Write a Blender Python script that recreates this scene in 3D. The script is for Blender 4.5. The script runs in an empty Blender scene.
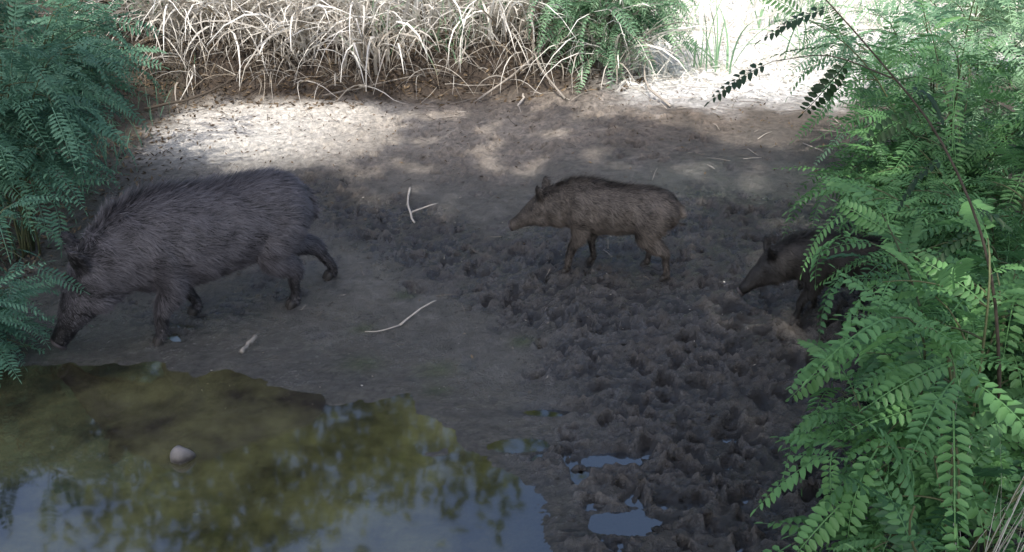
import bpy, math, random
import numpy as np
from mathutils import Vector, Matrix
random.seed(7); rng = np.random.default_rng(7)
scene = bpy.context.scene
scene.view_settings.view_transform = 'Standard'
scene.view_settings.look = 'None'
scene.view_settings.exposure = 0

# ---------------------------------------------------------------- helpers
def sstep(a, b, x):
    t = np.clip((np.asarray(x, float) - a) / (b - a), 0, 1)
    return t * t * (3 - 2 * t)

def perlin(x, y, seed=0):
    r = np.random.default_rng(1000 + seed)
    perm = r.permutation(256); perm = np.concatenate([perm, perm])
    ang = r.random(256) * 2 * np.pi
    gx, gy = np.cos(ang), np.sin(ang)
    xi = np.floor(x).astype(int); yi = np.floor(y).astype(int)
    xf = x - xi; yf = y - yi
    u = xf**3 * (xf * (xf * 6 - 15) + 10); v = yf**3 * (yf * (yf * 6 - 15) + 10)
    def g(ix, iy, dx, dy):
        h = perm[perm[ix & 255] + (iy & 255)]
        return gx[h] * dx + gy[h] * dy
    a = g(xi, yi, xf, yf); b = g(xi + 1, yi, xf - 1, yf)
    c = g(xi, yi + 1, xf, yf - 1); d = g(xi + 1, yi + 1, xf - 1, yf - 1)
    return (a * (1 - u) + b * u) * (1 - v) + (c * (1 - u) + d * u) * v * 1.0

def fbm(x, y, f, octv=4, seed=0):
    s = 0; a = 1; t = 0
    for i in range(octv):
        s = s + a * perlin(x * f + 13.7 * i, y * f - 7.1 * i, seed + i); t += a
        a *= .5; f *= 2.03
    return s / t * 1.6

def make_mesh(name, V, quads=None, tris=None, mat=None, smooth=False, attrs=None, parent=None, link=True):
    V = np.asarray(V, dtype=np.float32).reshape(-1, 3)
    me = bpy.data.meshes.new(name)
    me.vertices.add(len(V)); me.vertices.foreach_set('co', V.ravel())
    idx = []; starts = []; off = 0
    if quads is not None and len(quads):
        q = np.asarray(quads, dtype=np.int32).reshape(-1, 4)
        idx.append(q.ravel()); starts.append(off + 4 * np.arange(len(q))); off += q.size
    if tris is not None and len(tris):
        t = np.asarray(tris, dtype=np.int32).reshape(-1, 3)
        idx.append(t.ravel()); starts.append(off + 3 * np.arange(len(t))); off += t.size
    idx = np.concatenate(idx).astype(np.int32); starts = np.concatenate(starts).astype(np.int32)
    me.loops.add(len(idx)); me.loops.foreach_set('vertex_index', idx)
    me.polygons.add(len(starts)); me.polygons.foreach_set('loop_start', starts)
    me.update(calc_edges=True)
    if smooth:
        me.polygons.foreach_set('use_smooth', np.ones(len(starts), dtype=bool))
    if attrs:
        for k, a in attrs.items():
            a = np.asarray(a, dtype=np.float32)
            if a.ndim == 1:
                at = me.attributes.new(k, 'FLOAT', 'POINT'); at.data.foreach_set('value', a)
            else:
                at = me.attributes.new(k, 'FLOAT_COLOR', 'POINT')
                c = np.ones((len(a), 4), dtype=np.float32); c[:, :3] = a[:, :3]
                at.data.foreach_set('color', c.ravel())
    if mat: me.materials.append(mat)
    ob = bpy.data.objects.new(name, me)
    if link: scene.collection.objects.link(ob)
    if parent: ob.parent = parent
    return ob

class Acc:
    def __init__(s): s.V = []; s.Q = []; s.T = []; s.n = 0; s.A = []
    def add(s, V, Q=None, T=None, tint=0.5):
        V = np.asarray(V, float).reshape(-1, 3)
        s.V.append(V)
        if Q is not None and len(Q): s.Q.append(np.asarray(Q, int).reshape(-1, 4) + s.n)
        if T is not None and len(T): s.T.append(np.asarray(T, int).reshape(-1, 3) + s.n)
        s.A.append(np.full(len(V), tint) if np.isscalar(tint) else np.asarray(tint))
        s.n += len(V)
    def build(s, name, mat, smooth=False, parent=None):
        return make_mesh(name, np.concatenate(s.V), np.concatenate(s.Q) if s.Q else None,
                         np.concatenate(s.T) if s.T else None, mat, smooth, {'tint': np.concatenate(s.A)}, parent)

def loft(P, rw, rh=None, ref=(0, 1, 0), seg=10):
    P = np.asarray(P, float); n = len(P)
    rw = np.broadcast_to(np.asarray(rw, float), (n,)); rh = rw if rh is None else np.broadcast_to(np.asarray(rh, float), (n,))
    T = np.gradient(P, axis=0); T /= np.linalg.norm(T, axis=1)[:, None] + 1e-9
    ref = np.asarray(ref, float)
    V = []
    a = np.arange(seg) * 2 * np.pi / seg
    for i in range(n):
        t = T[i]; s = ref - ref.dot(t) * t
        if np.linalg.norm(s) < 1e-3: s = np.array([1, .01, 0]) - t[0] * t
        s /= np.linalg.norm(s); nn = np.cross(t, s)
        V.append(P[i] + np.outer(np.cos(a) * rw[i], s) + np.outer(np.sin(a) * rh[i], nn))
    V = np.concatenate(V + [P[:1], P[-1:]])
    Q = []
    for i in range(n - 1):
        for k in range(seg):
            k2 = (k + 1) % seg
            Q.append([i * seg + k, i * seg + k2, (i + 1) * seg + k2, (i + 1) * seg + k])
    T3 = []
    c0 = n * seg; c1 = c0 + 1
    for k in range(seg):
        k2 = (k + 1) % seg
        T3.append([c0, k2, k]); T3.append([c1, (n - 1) * seg + k, (n - 1) * seg + k2])
    return V, Q, T3

def dense(P, R, m=4):
    D = np.column_stack([np.asarray(P, float), np.asarray(R, float)])
    E = np.vstack([2 * D[0] - D[1], D, 2 * D[-1] - D[-2]])
    out = []
    for i in range(1, len(E) - 2):
        for j in range(m):
            t = j / m
            out.append(.5 * ((2 * E[i]) + (-E[i-1] + E[i+1]) * t + (2*E[i-1] - 5*E[i] + 4*E[i+1] - E[i+2]) * t*t + (-E[i-1] + 3*E[i] - 3*E[i+1] + E[i+2]) * t**3))
    out.append(D[-1]); out = np.array(out)
    return out[:, :3], np.maximum(out[:, 3:], .001)

# ---------------------------------------------------------------- materials
def new_mat(name):
    m = bpy.data.materials.new(name); m.use_nodes = True
    nt = m.node_tree; nt.nodes.clear()
    return m, nt, nt.nodes, nt.links
def N(nodes, t, **kw):
    n = nodes.new(t)
    for k, v in kw.items(): setattr(n, k, v)
    return n

def foliage_mat(name, c_dark, c_light, transl=.35, rough=.5, gloss=True):
    m, nt, nd, lk = new_mat(name)
    out = N(nd, 'ShaderNodeOutputMaterial'); at = N(nd, 'ShaderNodeAttribute', attribute_name='tint')
    ramp = N(nd, 'ShaderNodeValToRGB')
    ramp.color_ramp.elements[0].color = (*c_dark, 1); ramp.color_ramp.elements[1].color = (*c_light, 1)
    lk.new(at.outputs['Fac'], ramp.inputs[0])
    if gloss:
        p = N(nd, 'ShaderNodeBsdfPrincipled'); p.inputs['Roughness'].default_value = rough
        p.inputs['Specular IOR Level'].default_value = .35
    else:
        p = N(nd, 'ShaderNodeBsdfDiffuse')
    tr = N(nd, 'ShaderNodeBsdfTranslucent')
    lk.new(ramp.outputs[0], p.inputs[0]); lk.new(ramp.outputs[0], tr.inputs['Color'])
    ms = N(nd, 'ShaderNodeMixShader'); ms.inputs[0].default_value = transl
    lk.new(p.outputs[0], ms.inputs[1]); lk.new(tr.outputs[0], ms.inputs[2]); lk.new(ms.outputs[0], out.inputs[0])
    return m

def tint_mat(name, c0, c1, rough=.8, noise=30, bump=.3, spec=.3):
    m, nt, nd, lk = new_mat(name)
    out = N(nd, 'ShaderNodeOutputMaterial'); at = N(nd, 'ShaderNodeAttribute', attribute_name='tint')
    no = N(nd, 'ShaderNodeTexNoise'); no.inputs['Scale'].default_value = noise; no.inputs['Detail'].default_value = 4
    tc = N(nd, 'ShaderNodeTexCoord'); lk.new(tc.outputs['Object'], no.inputs['Vector'])
    ad = N(nd, 'ShaderNodeMath', operation='MULTIPLY_ADD'); ad.inputs[1].default_value = .8; ad.inputs[2].default_value = -.4
    lk.new(no.outputs['Fac'], ad.inputs[0])
    a2 = N(nd, 'ShaderNodeMath', operation='ADD', use_clamp=True); lk.new(at.outputs['Fac'], a2.inputs[0]); lk.new(ad.outputs[0], a2.inputs[1])
    ramp = N(nd, 'ShaderNodeValToRGB')
    ramp.color_ramp.elements[0].color = (*c0, 1); ramp.color_ramp.elements[1].color = (*c1, 1)
    lk.new(a2.outputs[0], ramp.inputs[0])
    p = N(nd, 'ShaderNodeBsdfPrincipled'); p.inputs['Roughness'].default_value = rough
    p.inputs['Specular IOR Level'].default_value = spec
    lk.new(ramp.outputs[0], p.inputs['Base Color'])
    bp = N(nd, 'ShaderNodeBump'); bp.inputs['Strength'].default_value = bump; bp.inputs['Distance'].default_value = .01
    lk.new(no.outputs['Fac'], bp.inputs['Height']); lk.new(bp.outputs[0], p.inputs['Normal'])
    lk.new(p.outputs[0], out.inputs[0])
    return m

M_leafR = foliage_mat('leaf_green', (.035, .10, .045), (.15, .32, .11), .35, .45)
M_leafL = foliage_mat('leaf_bluegreen', (.06, .14, .095), (.17, .34, .21), .35, .5)
M_leafB = foliage_mat('leaf_sunlit', (.11, .23, .14), (.34, .52, .32), .4, .5, False)  # lighter copy of the leaf greens, sunlight painted into the colour
M_leafDark = foliage_mat('leaf_dark', (.012, .03, .012), (.035, .08, .025), .2, .5)  # near-black leaf copy, silhouette look painted into the colour
M_leafTree = foliage_mat('leaf_tree', (.06, .10, .02), (.19, .22, .05), .4, .6, False)
M_straw = foliage_mat('straw', (.17, .13, .085), (.94, .92, .86), .25, .7, False)  # pale end lifted toward white, painting overexposed sun onto the far straw
M_bark = tint_mat('bark', (.05, .04, .03), (.16, .13, .10), .9)
M_stem = tint_mat('green_stem', (.05, .06, .03), (.12, .13, .06), .7)
M_stick = tint_mat('dry_stick', (.10, .085, .07), (.50, .45, .39), .8, 60)
M_litter = foliage_mat('litter', (.04, .028, .018), (.20, .15, .10), .1, .8, False)
M_stone = tint_mat('stone', (.04, .036, .032), (.22, .20, .185), .5, 22, .8)

def ground_mat():
    m, nt, nd, lk = new_mat('mud')
    out = N(nd, 'ShaderNodeOutputMaterial')
    c = N(nd, 'ShaderNodeAttribute', attribute_name='col'); r = N(nd, 'ShaderNodeAttribute', attribute_name='rgh')
    tc = N(nd, 'ShaderNodeTexCoord')
    n1 = N(nd, 'ShaderNodeTexNoise'); n1.inputs['Scale'].default_value = 20; n1.inputs['Detail'].default_value = 8; n1.inputs['Roughness'].default_value = .72
    n2 = N(nd, 'ShaderNodeTexNoise'); n2.inputs['Scale'].default_value = 80; n2.inputs['Detail'].default_value = 6; n2.inputs['Roughness'].default_value = .65
    for n in (n1, n2): lk.new(tc.outputs['Object'], n.inputs['Vector'])
    mr = N(nd, 'ShaderNodeMapRange'); mr.inputs[1].default_value = .3; mr.inputs[2].default_value = .7; mr.inputs[3].default_value = .45; mr.inputs[4].default_value = 1.45
    lk.new(n1.outputs['Fac'], mr.inputs[0])
    vm = N(nd, 'ShaderNodeVectorMath', operation='SCALE'); lk.new(c.outputs['Color'], vm.inputs[0]); lk.new(mr.outputs[0], vm.inputs['Scale'])
    p = N(nd, 'ShaderNodeBsdfPrincipled'); lk.new(vm.outputs[0], p.inputs['Base Color'])
    ma = N(nd, 'ShaderNodeMath', operation='MULTIPLY_ADD', use_clamp=True); ma.inputs[1].default_value = .6
    sb = N(nd, 'ShaderNodeMath', operation='SUBTRACT'); sb.inputs[1].default_value = .30
    lk.new(r.outputs['Fac'], sb.inputs[0]); lk.new(n1.outputs['Fac'], ma.inputs[0]); lk.new(sb.outputs[0], ma.inputs[2])
    mxr = N(nd, 'ShaderNodeMath', operation='MAXIMUM'); mxr.inputs[1].default_value = .10
    lk.new(ma.outputs[0], mxr.inputs[0]); lk.new(mxr.outputs[0], p.inputs['Roughness'])
    p.inputs['Specular IOR Level'].default_value = .6
    # water film on the wet mud
    ct = N(nd, 'ShaderNodeMapRange'); ct.inputs[1].default_value = .46; ct.inputs[2].default_value = .26; ct.inputs[3].default_value = 0; ct.inputs[4].default_value = 1.0
    lk.new(r.outputs['Fac'], ct.inputs[0]); lk.new(ct.outputs[0], p.inputs['Coat Weight'])
    p.inputs['Coat Roughness'].default_value = .10; p.inputs['Coat IOR'].default_value = 1.5
    b1 = N(nd, 'ShaderNodeBump'); b1.inputs['Strength'].default_value = 1.0; b1.inputs['Distance'].default_value = .034
    b2 = N(nd, 'ShaderNodeBump'); b2.inputs['Strength'].default_value = .8; b2.inputs['Distance'].default_value = .008
    lk.new(n1.outputs['Fac'], b1.inputs['Height']); lk.new(n2.outputs['Fac'], b2.inputs['Height'])
    lk.new(b1.outputs[0], b2.inputs['Normal']); lk.new(b2.outputs[0], p.inputs['Normal']); lk.new(b1.outputs[0], p.inputs['Coat Normal'])
    lk.new(p.outputs[0], out.inputs[0])
    return m
M_mud = ground_mat()

# ---------------------------------------------------------------- terrain
XE = [-8, -4, -2.6, -2.35, -2.0, -1.3, -.87, -.41, -.02, .14, .24, .38, .8]
YE = [4.95, 4.65, 4.36, 4.32, 4.38, 4.28, 4.12, 3.90, 3.58, 3.25, 2.6, 1.4, .8]
def tramp_mask(x, y):
    def ell(cx, cy, rx, ry, s):
        d = np.sqrt(((x - cx) / rx)**2 + ((y - cy) / ry)**2)
        return s * (1 - sstep(.55, 1.3, d + .5 * fbm(x, y, 1.8, 4, 50)))
    def cap(ax, ay, bx, by, r, s):
        vx, vy = bx - ax, by - ay
        t = np.clip(((x - ax) * vx + (y - ay) * vy) / (vx * vx + vy * vy), 0, 1)
        d = np.hypot(x - ax - t * vx, y - ay - t * vy)
        return s * (1 - sstep(.4 * r, 1.4 * r, d + .25 * fbm(x, y, 2.3, 4, 60)))
    m = ell(1.15, 3.7, 1.0, 1.45, 1.0)
    m = np.maximum(m, ell(2.2, 4.6, 1.1, 1.2, .9))
    m = np.maximum(m, cap(-1.5, 6.6, -.2, 5.4, .36, .8))
    m = np.maximum(m, cap(-.2, 5.4, .7, 4.5, .42, .95))
    m = np.maximum(m, ell(-.3, 7.7, 1.9, 1.0, .6))
    m = np.maximum(m, ell(1.0, 5.5, 1.3, .7, .7))
    m = np.maximum(m, ell(-1.75, 5.05, .7, .4, .35))
    return np.clip(m, 0, 1)

def H0(x, y):
    ye = np.interp(x, XE, YE)
    d = y - ye + .17 * fbm(x, y, 1.4, 5, 3)
    flat = 1 - .82 * np.exp(-(((x - .7) / 1.1)**2 + ((y - 3.2) / 1.0)**2)**1.5)
    land = .003 + (.015 * np.clip(d, 0, .25) + .052 * np.clip(d - .25, 0, 1.0) + .045 * np.clip(d - 1.2, 0, 6)) * flat
    wat = -.025 * np.minimum(-d, .5) - .13 * np.clip(-d - .5, 0, 1.5)
    z = np.where(d > 0, land, wat + .003 * sstep(-.15, 0, d))
    near = 1 - sstep(10, 16, np.hypot(x, y - 5))
    z = z + .018 * fbm(x, y, 1.1, 3, 5) * sstep(-.1, .5, d) * flat + .012 * fbm(x, y, 3, 4, 6) * sstep(-.9, -.1, d) * sstep(.35, 0, d) + .25 * fbm(x, y, .15, 2, 9) * (1 - near)
    yb = 8.62 + .35 * fbm(x, x * 0, .6, 2, 11)
    z = z + (.45 + .1 * fbm(x, y, .8, 2, 14)) * sstep(0, .7, y - yb) * (1 - sstep(.2, 1.3, x))
    z = z + .35 * sstep(-3.0, -4.0, x + .15 * fbm(x, y, 1.0, 2, 15)) * sstep(4.3, 5.2, y)
    z = z + .25 * sstep(2.6, 3.6, x)
    return z

gx = np.concatenate([[-260, -160, -90, -50, -30, -20, -14, -10, -8, -6.5, -5.5, -4.9, -4.5], np.arange(-4.2, 4.2, .015), [4.3, 4.6, 5, 5.6, 6.5, 8, 10, 14, 20, 30, 50, 90, 160, 260]])
gy = np.concatenate([[-150, -90, -50, -30, -18, -10, -6, -3, -1, 0, .7, 1.3, 1.7, 2.0, 2.2], np.arange(2.35, 5.2, .012), np.arange(5.2, 9.8, .018), [9.9, 10.0, 10.2, 10.4, 10.7, 11, 11.5, 12, 13, 14, 16, 19, 24, 32, 50, 90, 160, 300]])
X, Y = np.meshgrid(gx, gy)
Z = H0(X, Y)
TM = tramp_mask(X, Y)
ye = np.interp(X, XE, YE); D = Y - ye
fine = ((X > -4.2) & (X < 4.2) & (Y > 2.3) & (Y < 9.8))
wx_ = X + .16 * fbm(X, Y, 5, 4, 71); wy_ = Y + .12 * fbm(X, Y, 5, 4, 72)
b1 = 1 - 2.2 * np.abs(perlin(wx_ * 2.2 + wy_, wy_ * 5.0, 21)); b2 = 1 - 2.4 * np.abs(perlin(wx_ * 5 + wy_ * 2, wy_ * 13, 22)); b3 = 1 - 2.4 * np.abs(perlin(wx_ * 12 + wy_ * 4, wy_ * 28, 23))
b4 = fbm(X, Y, 20, 4, 27)
patchy = .7 + 1.0 * sstep(-.25, .35, fbm(X, Y, 1.5, 3, 28))
det = fine * TM * patchy * (.011 * (b1 - .35) + .015 * (b2 - .4) + .016 * (b3 - .4) + .022 * b4)
sm = (1 - TM) * fine * sstep(-.1, .2, D)
det = det + sm * (.007 * fbm(X, Y, 4, 5, 31) + .003 * (1 - 2.4 * np.abs(perlin(wx_ * 7, wy_ * 9, 32))))
dryz = sstep(7.2, 8.4, Y + .4 * fbm(X, Y, .9, 3, 33)) * fine
det = det + dryz * .018 * fbm(X, Y, 9, 4, 35)
warp = fbm(X, Y, 18, 3, 81)
def prints(n, xr, yr, maskmin, dep, seed):
    r = np.random.default_rng(seed); k = 0; tries = 0
    while k < n and tries < n * 30:
        tries += 1
        cx, cy = r.uniform(*xr), r.uniform(*yr)
        i = np.searchsorted(gx, cx); j = np.searchsorted(gy, cy)
        if r.random() > TM[j, i] * 1.1 + maskmin: continue
        if D[j, i] < .1: continue
        k += 1
        s = r.uniform(.014, .036); a = r.normal(0, .8); w = 8; wj = int(w * .016 / (gy[j+1] - gy[j])) + 1
        sl = (slice(max(j - wj, 0), j + wj), slice(max(i - w, 0), i + w))
        dx = X[sl] - cx; dy = Y[sl] - cy
        u = (dx * np.cos(a) + dy * np.sin(a)) / (s * 1.6); v = (-dx * np.sin(a) + dy * np.cos(a)) / s
        dd = np.sqrt(u * u + v * v) * (1 + .9 * warp[sl])
        dp = dep * r.uniform(.4, 1.7); ph = r.uniform(0, 6.3)
        det[sl] += -dp * np.exp(-(dd**4)) * (1 - .55 * np.exp(-(v / .22)**2)) + dp * .55 * np.exp(-((dd - 1.35) / .25)**2) * np.clip(.1 + .9 * np.sin(np.arctan2(v, u) + ph), 0, 1)
prints(1250, (-2.4, 3.2), (2.4, 8.4), .0, .036, 5)
prints(170, (-2.6, 2.5), (3.8, 8.4), .3, .015, 6)
Z = Z + det + fine * TM * .014
pn = .6 * fbm(X, Y, 5, 4, 83)
for cx, cy, rx, ry in [(.42, 3.49, .14, .06), (.20, 3.86, .14, .035), (.43, 3.06, .14, .07), (.05, 3.60, .10, .04), (.98, 3.62, .07, .04)]:
    q = np.sqrt(((X - cx) / rx)**2 + ((Y - cy) / ry)**2) + pn
    k = 1 - sstep(.6, 1.9, q); Z = Z * (1 - k) + (-.007) * k

nseF = fbm(X, Y, 3.2, 5, 41); nseL = fbm(X, Y, .9, 3, 43); nseS = fbm(X + .3 * Y, Y * 2, 5, 4, 45)
silt = np.array([.165, .156, .143]); sunlit_dry = np.array([.84, .79, .71]); soil = np.array([.155, .122, .094])
under = np.array([.10, .088, .04]); pale = np.array([.92, .90, .87])
def mixc(a, b, t): return a + (b - a) * t[..., None]
C = np.zeros(X.shape + (3,)) + silt
C = C * (1 + .30 * nseF + .30 * nseL + .30 * nseS)[..., None]
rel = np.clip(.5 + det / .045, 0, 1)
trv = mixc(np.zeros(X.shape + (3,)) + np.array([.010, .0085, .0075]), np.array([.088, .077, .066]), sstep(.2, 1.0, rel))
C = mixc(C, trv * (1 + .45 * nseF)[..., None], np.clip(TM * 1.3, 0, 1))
up = sstep(6.3, 7.6, Y + .5 * nseL + .3 * nseF)
C = mixc(C, soil * (.4 + 1.2 * rel)[..., None] * (1 + .5 * nseF)[..., None], up * .8)
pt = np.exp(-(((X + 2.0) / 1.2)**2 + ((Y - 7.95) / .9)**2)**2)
C = mixc(C, sunlit_dry * (1 + .12 * nseF)[..., None], np.clip(pt, 0, 1))  # dry mud whitened over the sun patch, sunlight painted into the colour
C = mixc(C, np.array([.38, .33, .275]) * (1 + .4 * nseF)[..., None], .7 * np.exp(-(((X + .3) / 1.3)**2 + ((Y - 7.6) / .9)**2)**2))  # lighter soil painted where the sun dapples fall
C = mixc(C, pale * (1 + .1 * nseF)[..., None], sstep(.5, 1.3, X + .3 * nseL) * sstep(7.7, 8.5, Y + .4 * nseF))  # pale dry ground, whitened further to paint in the blown-out sunlight
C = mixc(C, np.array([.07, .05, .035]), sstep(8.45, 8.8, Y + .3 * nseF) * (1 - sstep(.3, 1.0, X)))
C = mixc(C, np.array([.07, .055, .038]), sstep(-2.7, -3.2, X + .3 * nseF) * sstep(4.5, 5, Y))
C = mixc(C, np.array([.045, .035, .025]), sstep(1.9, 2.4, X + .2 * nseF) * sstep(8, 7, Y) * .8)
wetz = (1 - sstep(-.002, .035, Z)) * (Y < 5)
C = mixc(C, C * .5, wetz)
C = mixc(C, under * (1 + .5 * nseF)[..., None], sstep(-.002, -.03, Z) * (Y < 5.2) * (X < .2))
for ax, ay, ar in [(-.37, 4.22, .09), (-.36, 4.05, .07), (-.75, 4.3, .10), (.05, 4.45, .07), (-.80, 4.65, .06), (-.6, 5.0, .06)]:
    C = mixc(C, np.array([.045, .07, .016]), .8 * np.exp(-(((X - ax) / ar)**2 + ((Y - ay) / (ar * .7))**2) * (1 + nseF)))
R = .42 + 0 * X
R = R - .08 * TM - .18 * TM * (1 - rel) + .40 * up - .22 * wetz + .16 * nseF - .05 * sstep(6, 4.5, Y)
R = np.clip(R, .12, .95)
ny, nx = X.shape
ii = np.arange(ny * nx).reshape(ny, nx)
Q = np.stack([ii[:-1, :-1], ii[:-1, 1:], ii[1:, 1:], ii[1:, :-1]], -1).reshape(-1, 4)
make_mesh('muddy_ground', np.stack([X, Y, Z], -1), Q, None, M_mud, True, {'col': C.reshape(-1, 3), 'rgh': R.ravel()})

def H(x, y):
    x = np.asarray(x, float); y = np.asarray(y, float)
    i = np.clip(np.searchsorted(gx, x) - 1, 0, nx - 2); j = np.clip(np.searchsorted(gy, y) - 1, 0, ny - 2)
    u = (x - gx[i]) / (gx[i+1] - gx[i]); v = (y - gy[j]) / (gy[j+1] - gy[j])
    return (Z[j, i] * (1-u) + Z[j, i+1] * u) * (1-v) + (Z[j+1, i] * (1-u) + Z[j+1, i+1] * u) * v

# ---------------------------------------------------------------- water
def water():
    m, nt, nd, lk = new_mat('pond_water')
    out = N(nd, 'ShaderNodeOutputMaterial')
    tc = N(nd, 'ShaderNodeTexCoord'); n1 = N(nd, 'ShaderNodeTexNoise'); n1.inputs['Scale'].default_value = 3.5; n1.inputs['Detail'].default_value = 2
    lk.new(tc.outputs['Object'], n1.inputs['Vector'])
    n3 = N(nd, 'ShaderNodeTexNoise'); n3.inputs['Scale'].default_value = 1.8; n3.inputs['Detail'].default_value = 9; n3.inputs['Roughness'].default_value = .70
    lk.new(tc.outputs['Object'], n3.inputs['Vector'])
    bp = N(nd, 'ShaderNodeBump'); bp.inputs['Strength'].default_value = .012; bp.inputs['Distance'].default_value = .05
    lk.new(n1.outputs['Fac'], bp.inputs['Height'])
    tr = N(nd, 'ShaderNodeBsdfTransparent'); tr.inputs[0].default_value = (.8, .8, .65, 1)
    df = N(nd, 'ShaderNodeBsdfDiffuse')
    rp = N(nd, 'ShaderNodeValToRGB'); rp.color_ramp.elements[0].position = .40; rp.color_ramp.elements[1].position = .64
    rp.color_ramp.elements[0].color = (.040, .034, .024, 1); rp.color_ramp.elements[1].color = (.21, .20, .09, 1)
    lk.new(n3.outputs['Fac'], rp.inputs[0]); lk.new(rp.outputs[0], df.inputs[0])
    # suspended silt and algae in the pond; the shallow puddles in the tracks are clear
    sx = N(nd, 'ShaderNodeSeparateXYZ'); lk.new(tc.outputs['Object'], sx.inputs[0])
    mk = N(nd, 'ShaderNodeMapRange'); mk.inputs[1].default_value = -.3; mk.inputs[2].default_value = .15; mk.inputs[3].default_value = .55; mk.inputs[4].default_value = 0.0
    lk.new(sx.outputs[0], mk.inputs[0])
    m1 = N(nd, 'ShaderNodeMixShader'); lk.new(mk.outputs[0], m1.inputs[0])
    lk.new(tr.outputs[0], m1.inputs[1]); lk.new(df.outputs[0], m1.inputs[2])
    gl = N(nd, 'ShaderNodeBsdfGlossy'); gl.inputs['Roughness'].default_value = .045
    lk.new(bp.outputs[0], gl.inputs['Normal'])
    fr = N(nd, 'ShaderNodeFresnel'); fr.inputs['IOR'].default_value = 2.5; lk.new(bp.outputs[0], fr.inputs['Normal'])
    m2 = N(nd, 'ShaderNodeMixShader'); lk.new(fr.outputs[0], m2.inputs[0]); lk.new(m1.outputs[0], m2.inputs[1]); lk.new(gl.outputs[0], m2.inputs[2])
    lk.new(m2.outputs[0], out.inputs[0])
    make_mesh('pond_water', [(-7.5, .3, 0), (1.8, .3, 0), (1.8, 5.0, 0), (-7.5, 5.0, 0)], [[0, 1, 2, 3]], None, m)
water()

# ---------------------------------------------------------------- leaves
def leaf_template(npairs, L, ll, lw, droop, seed, fold=.25):
    r = np.random.default_rng(seed)
    V = []; Q = []; n = 0
    def rach(s):
        return np.array([L * s * (1 - .12 * droop * s), 0, -droop * L * .45 * s * s + .04 * L * s])
    K = 7
    for k in range(K):
        s = k / (K - 1); p = rach(s); w = .0022 * (1.1 - .7 * s)
        V += [p + [0, w, 0], p - [0, w, 0]]
    for k in range(K - 1): Q.append([2*k, 2*k+1, 2*k+3, 2*k+2])
    n = 2 * K
    for i in range(npairs + 1):
        s = .14 + .84 * i / npairs
        p = rach(s); tg = rach(min(s + .03, 1.02)) - rach(s - .03); tg /= np.linalg.norm(tg)
        f = math.sin(math.pi * (.22 + .70 * i / npairs))**.7
        sides = (1, -1) if i < npairs else (0,)
        for sd in sides:
            if r.random() < .03: continue
            l = ll * f * r.uniform(.88, 1.1) if sd else ll * .75; w = lw * f * r.uniform(.9, 1.1)
            if sd:
                d = np.array([0, sd, 0]) * .92 + tg * r.uniform(.22, .42) + np.array([0, 0, r.uniform(-.3, .08)])
            else: d = tg.copy()
            d /= np.linalg.norm(d)
            up = np.array([0, 0, 1.]) + r.normal(0, .18, 3); up -= up.dot(d) * d; up /= np.linalg.norm(up)
            sv = np.cross(up, d)
            P = [p + d * .002, p + d*l*.3 + sv*w*.5 + up*w*fold, p + d*l*.75 + sv*w*.42 + up*w*fold*.7, p + d*l - up*l*.06,
                 p + d*l*.75 - sv*w*.42 + up*w*fold*.7, p + d*l*.3 - sv*w*.5 + up*w*fold]
            V += P; Q += [[n, n+1, n+2, n+3], [n+3, n+4, n+5, n]]; n += 6
    return np.array(V), np.array(Q)

T_oval = [leaf_template(9 + i % 3, .26, .046, .021, d, 100 + i) for i, d in enumerate((.2, .5, .8, 1.1, 1.4))]
T_feather = [leaf_template(12 + i % 3, .30, .046, .013, d, 200 + i) for i, d in enumerate((.3, .6, .9, 1.2, 1.5))]

def place_leaf(acc, T, pos, d, scale, r, tint):
    d = np.asarray(d, float); d = d / np.linalg.norm(d)
    up = np.array([0, 0, 1.]) + r.normal(0, .32, 3); up -= up.dot(d) * d; up /= np.linalg.norm(up)
    s = np.cross(up, d)
    V, Qd = T[r.integers(len(T))]
    M = np.stack([d, s, up])
    acc.add((V * scale) @ M + pos, Qd, None, tint)

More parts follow.
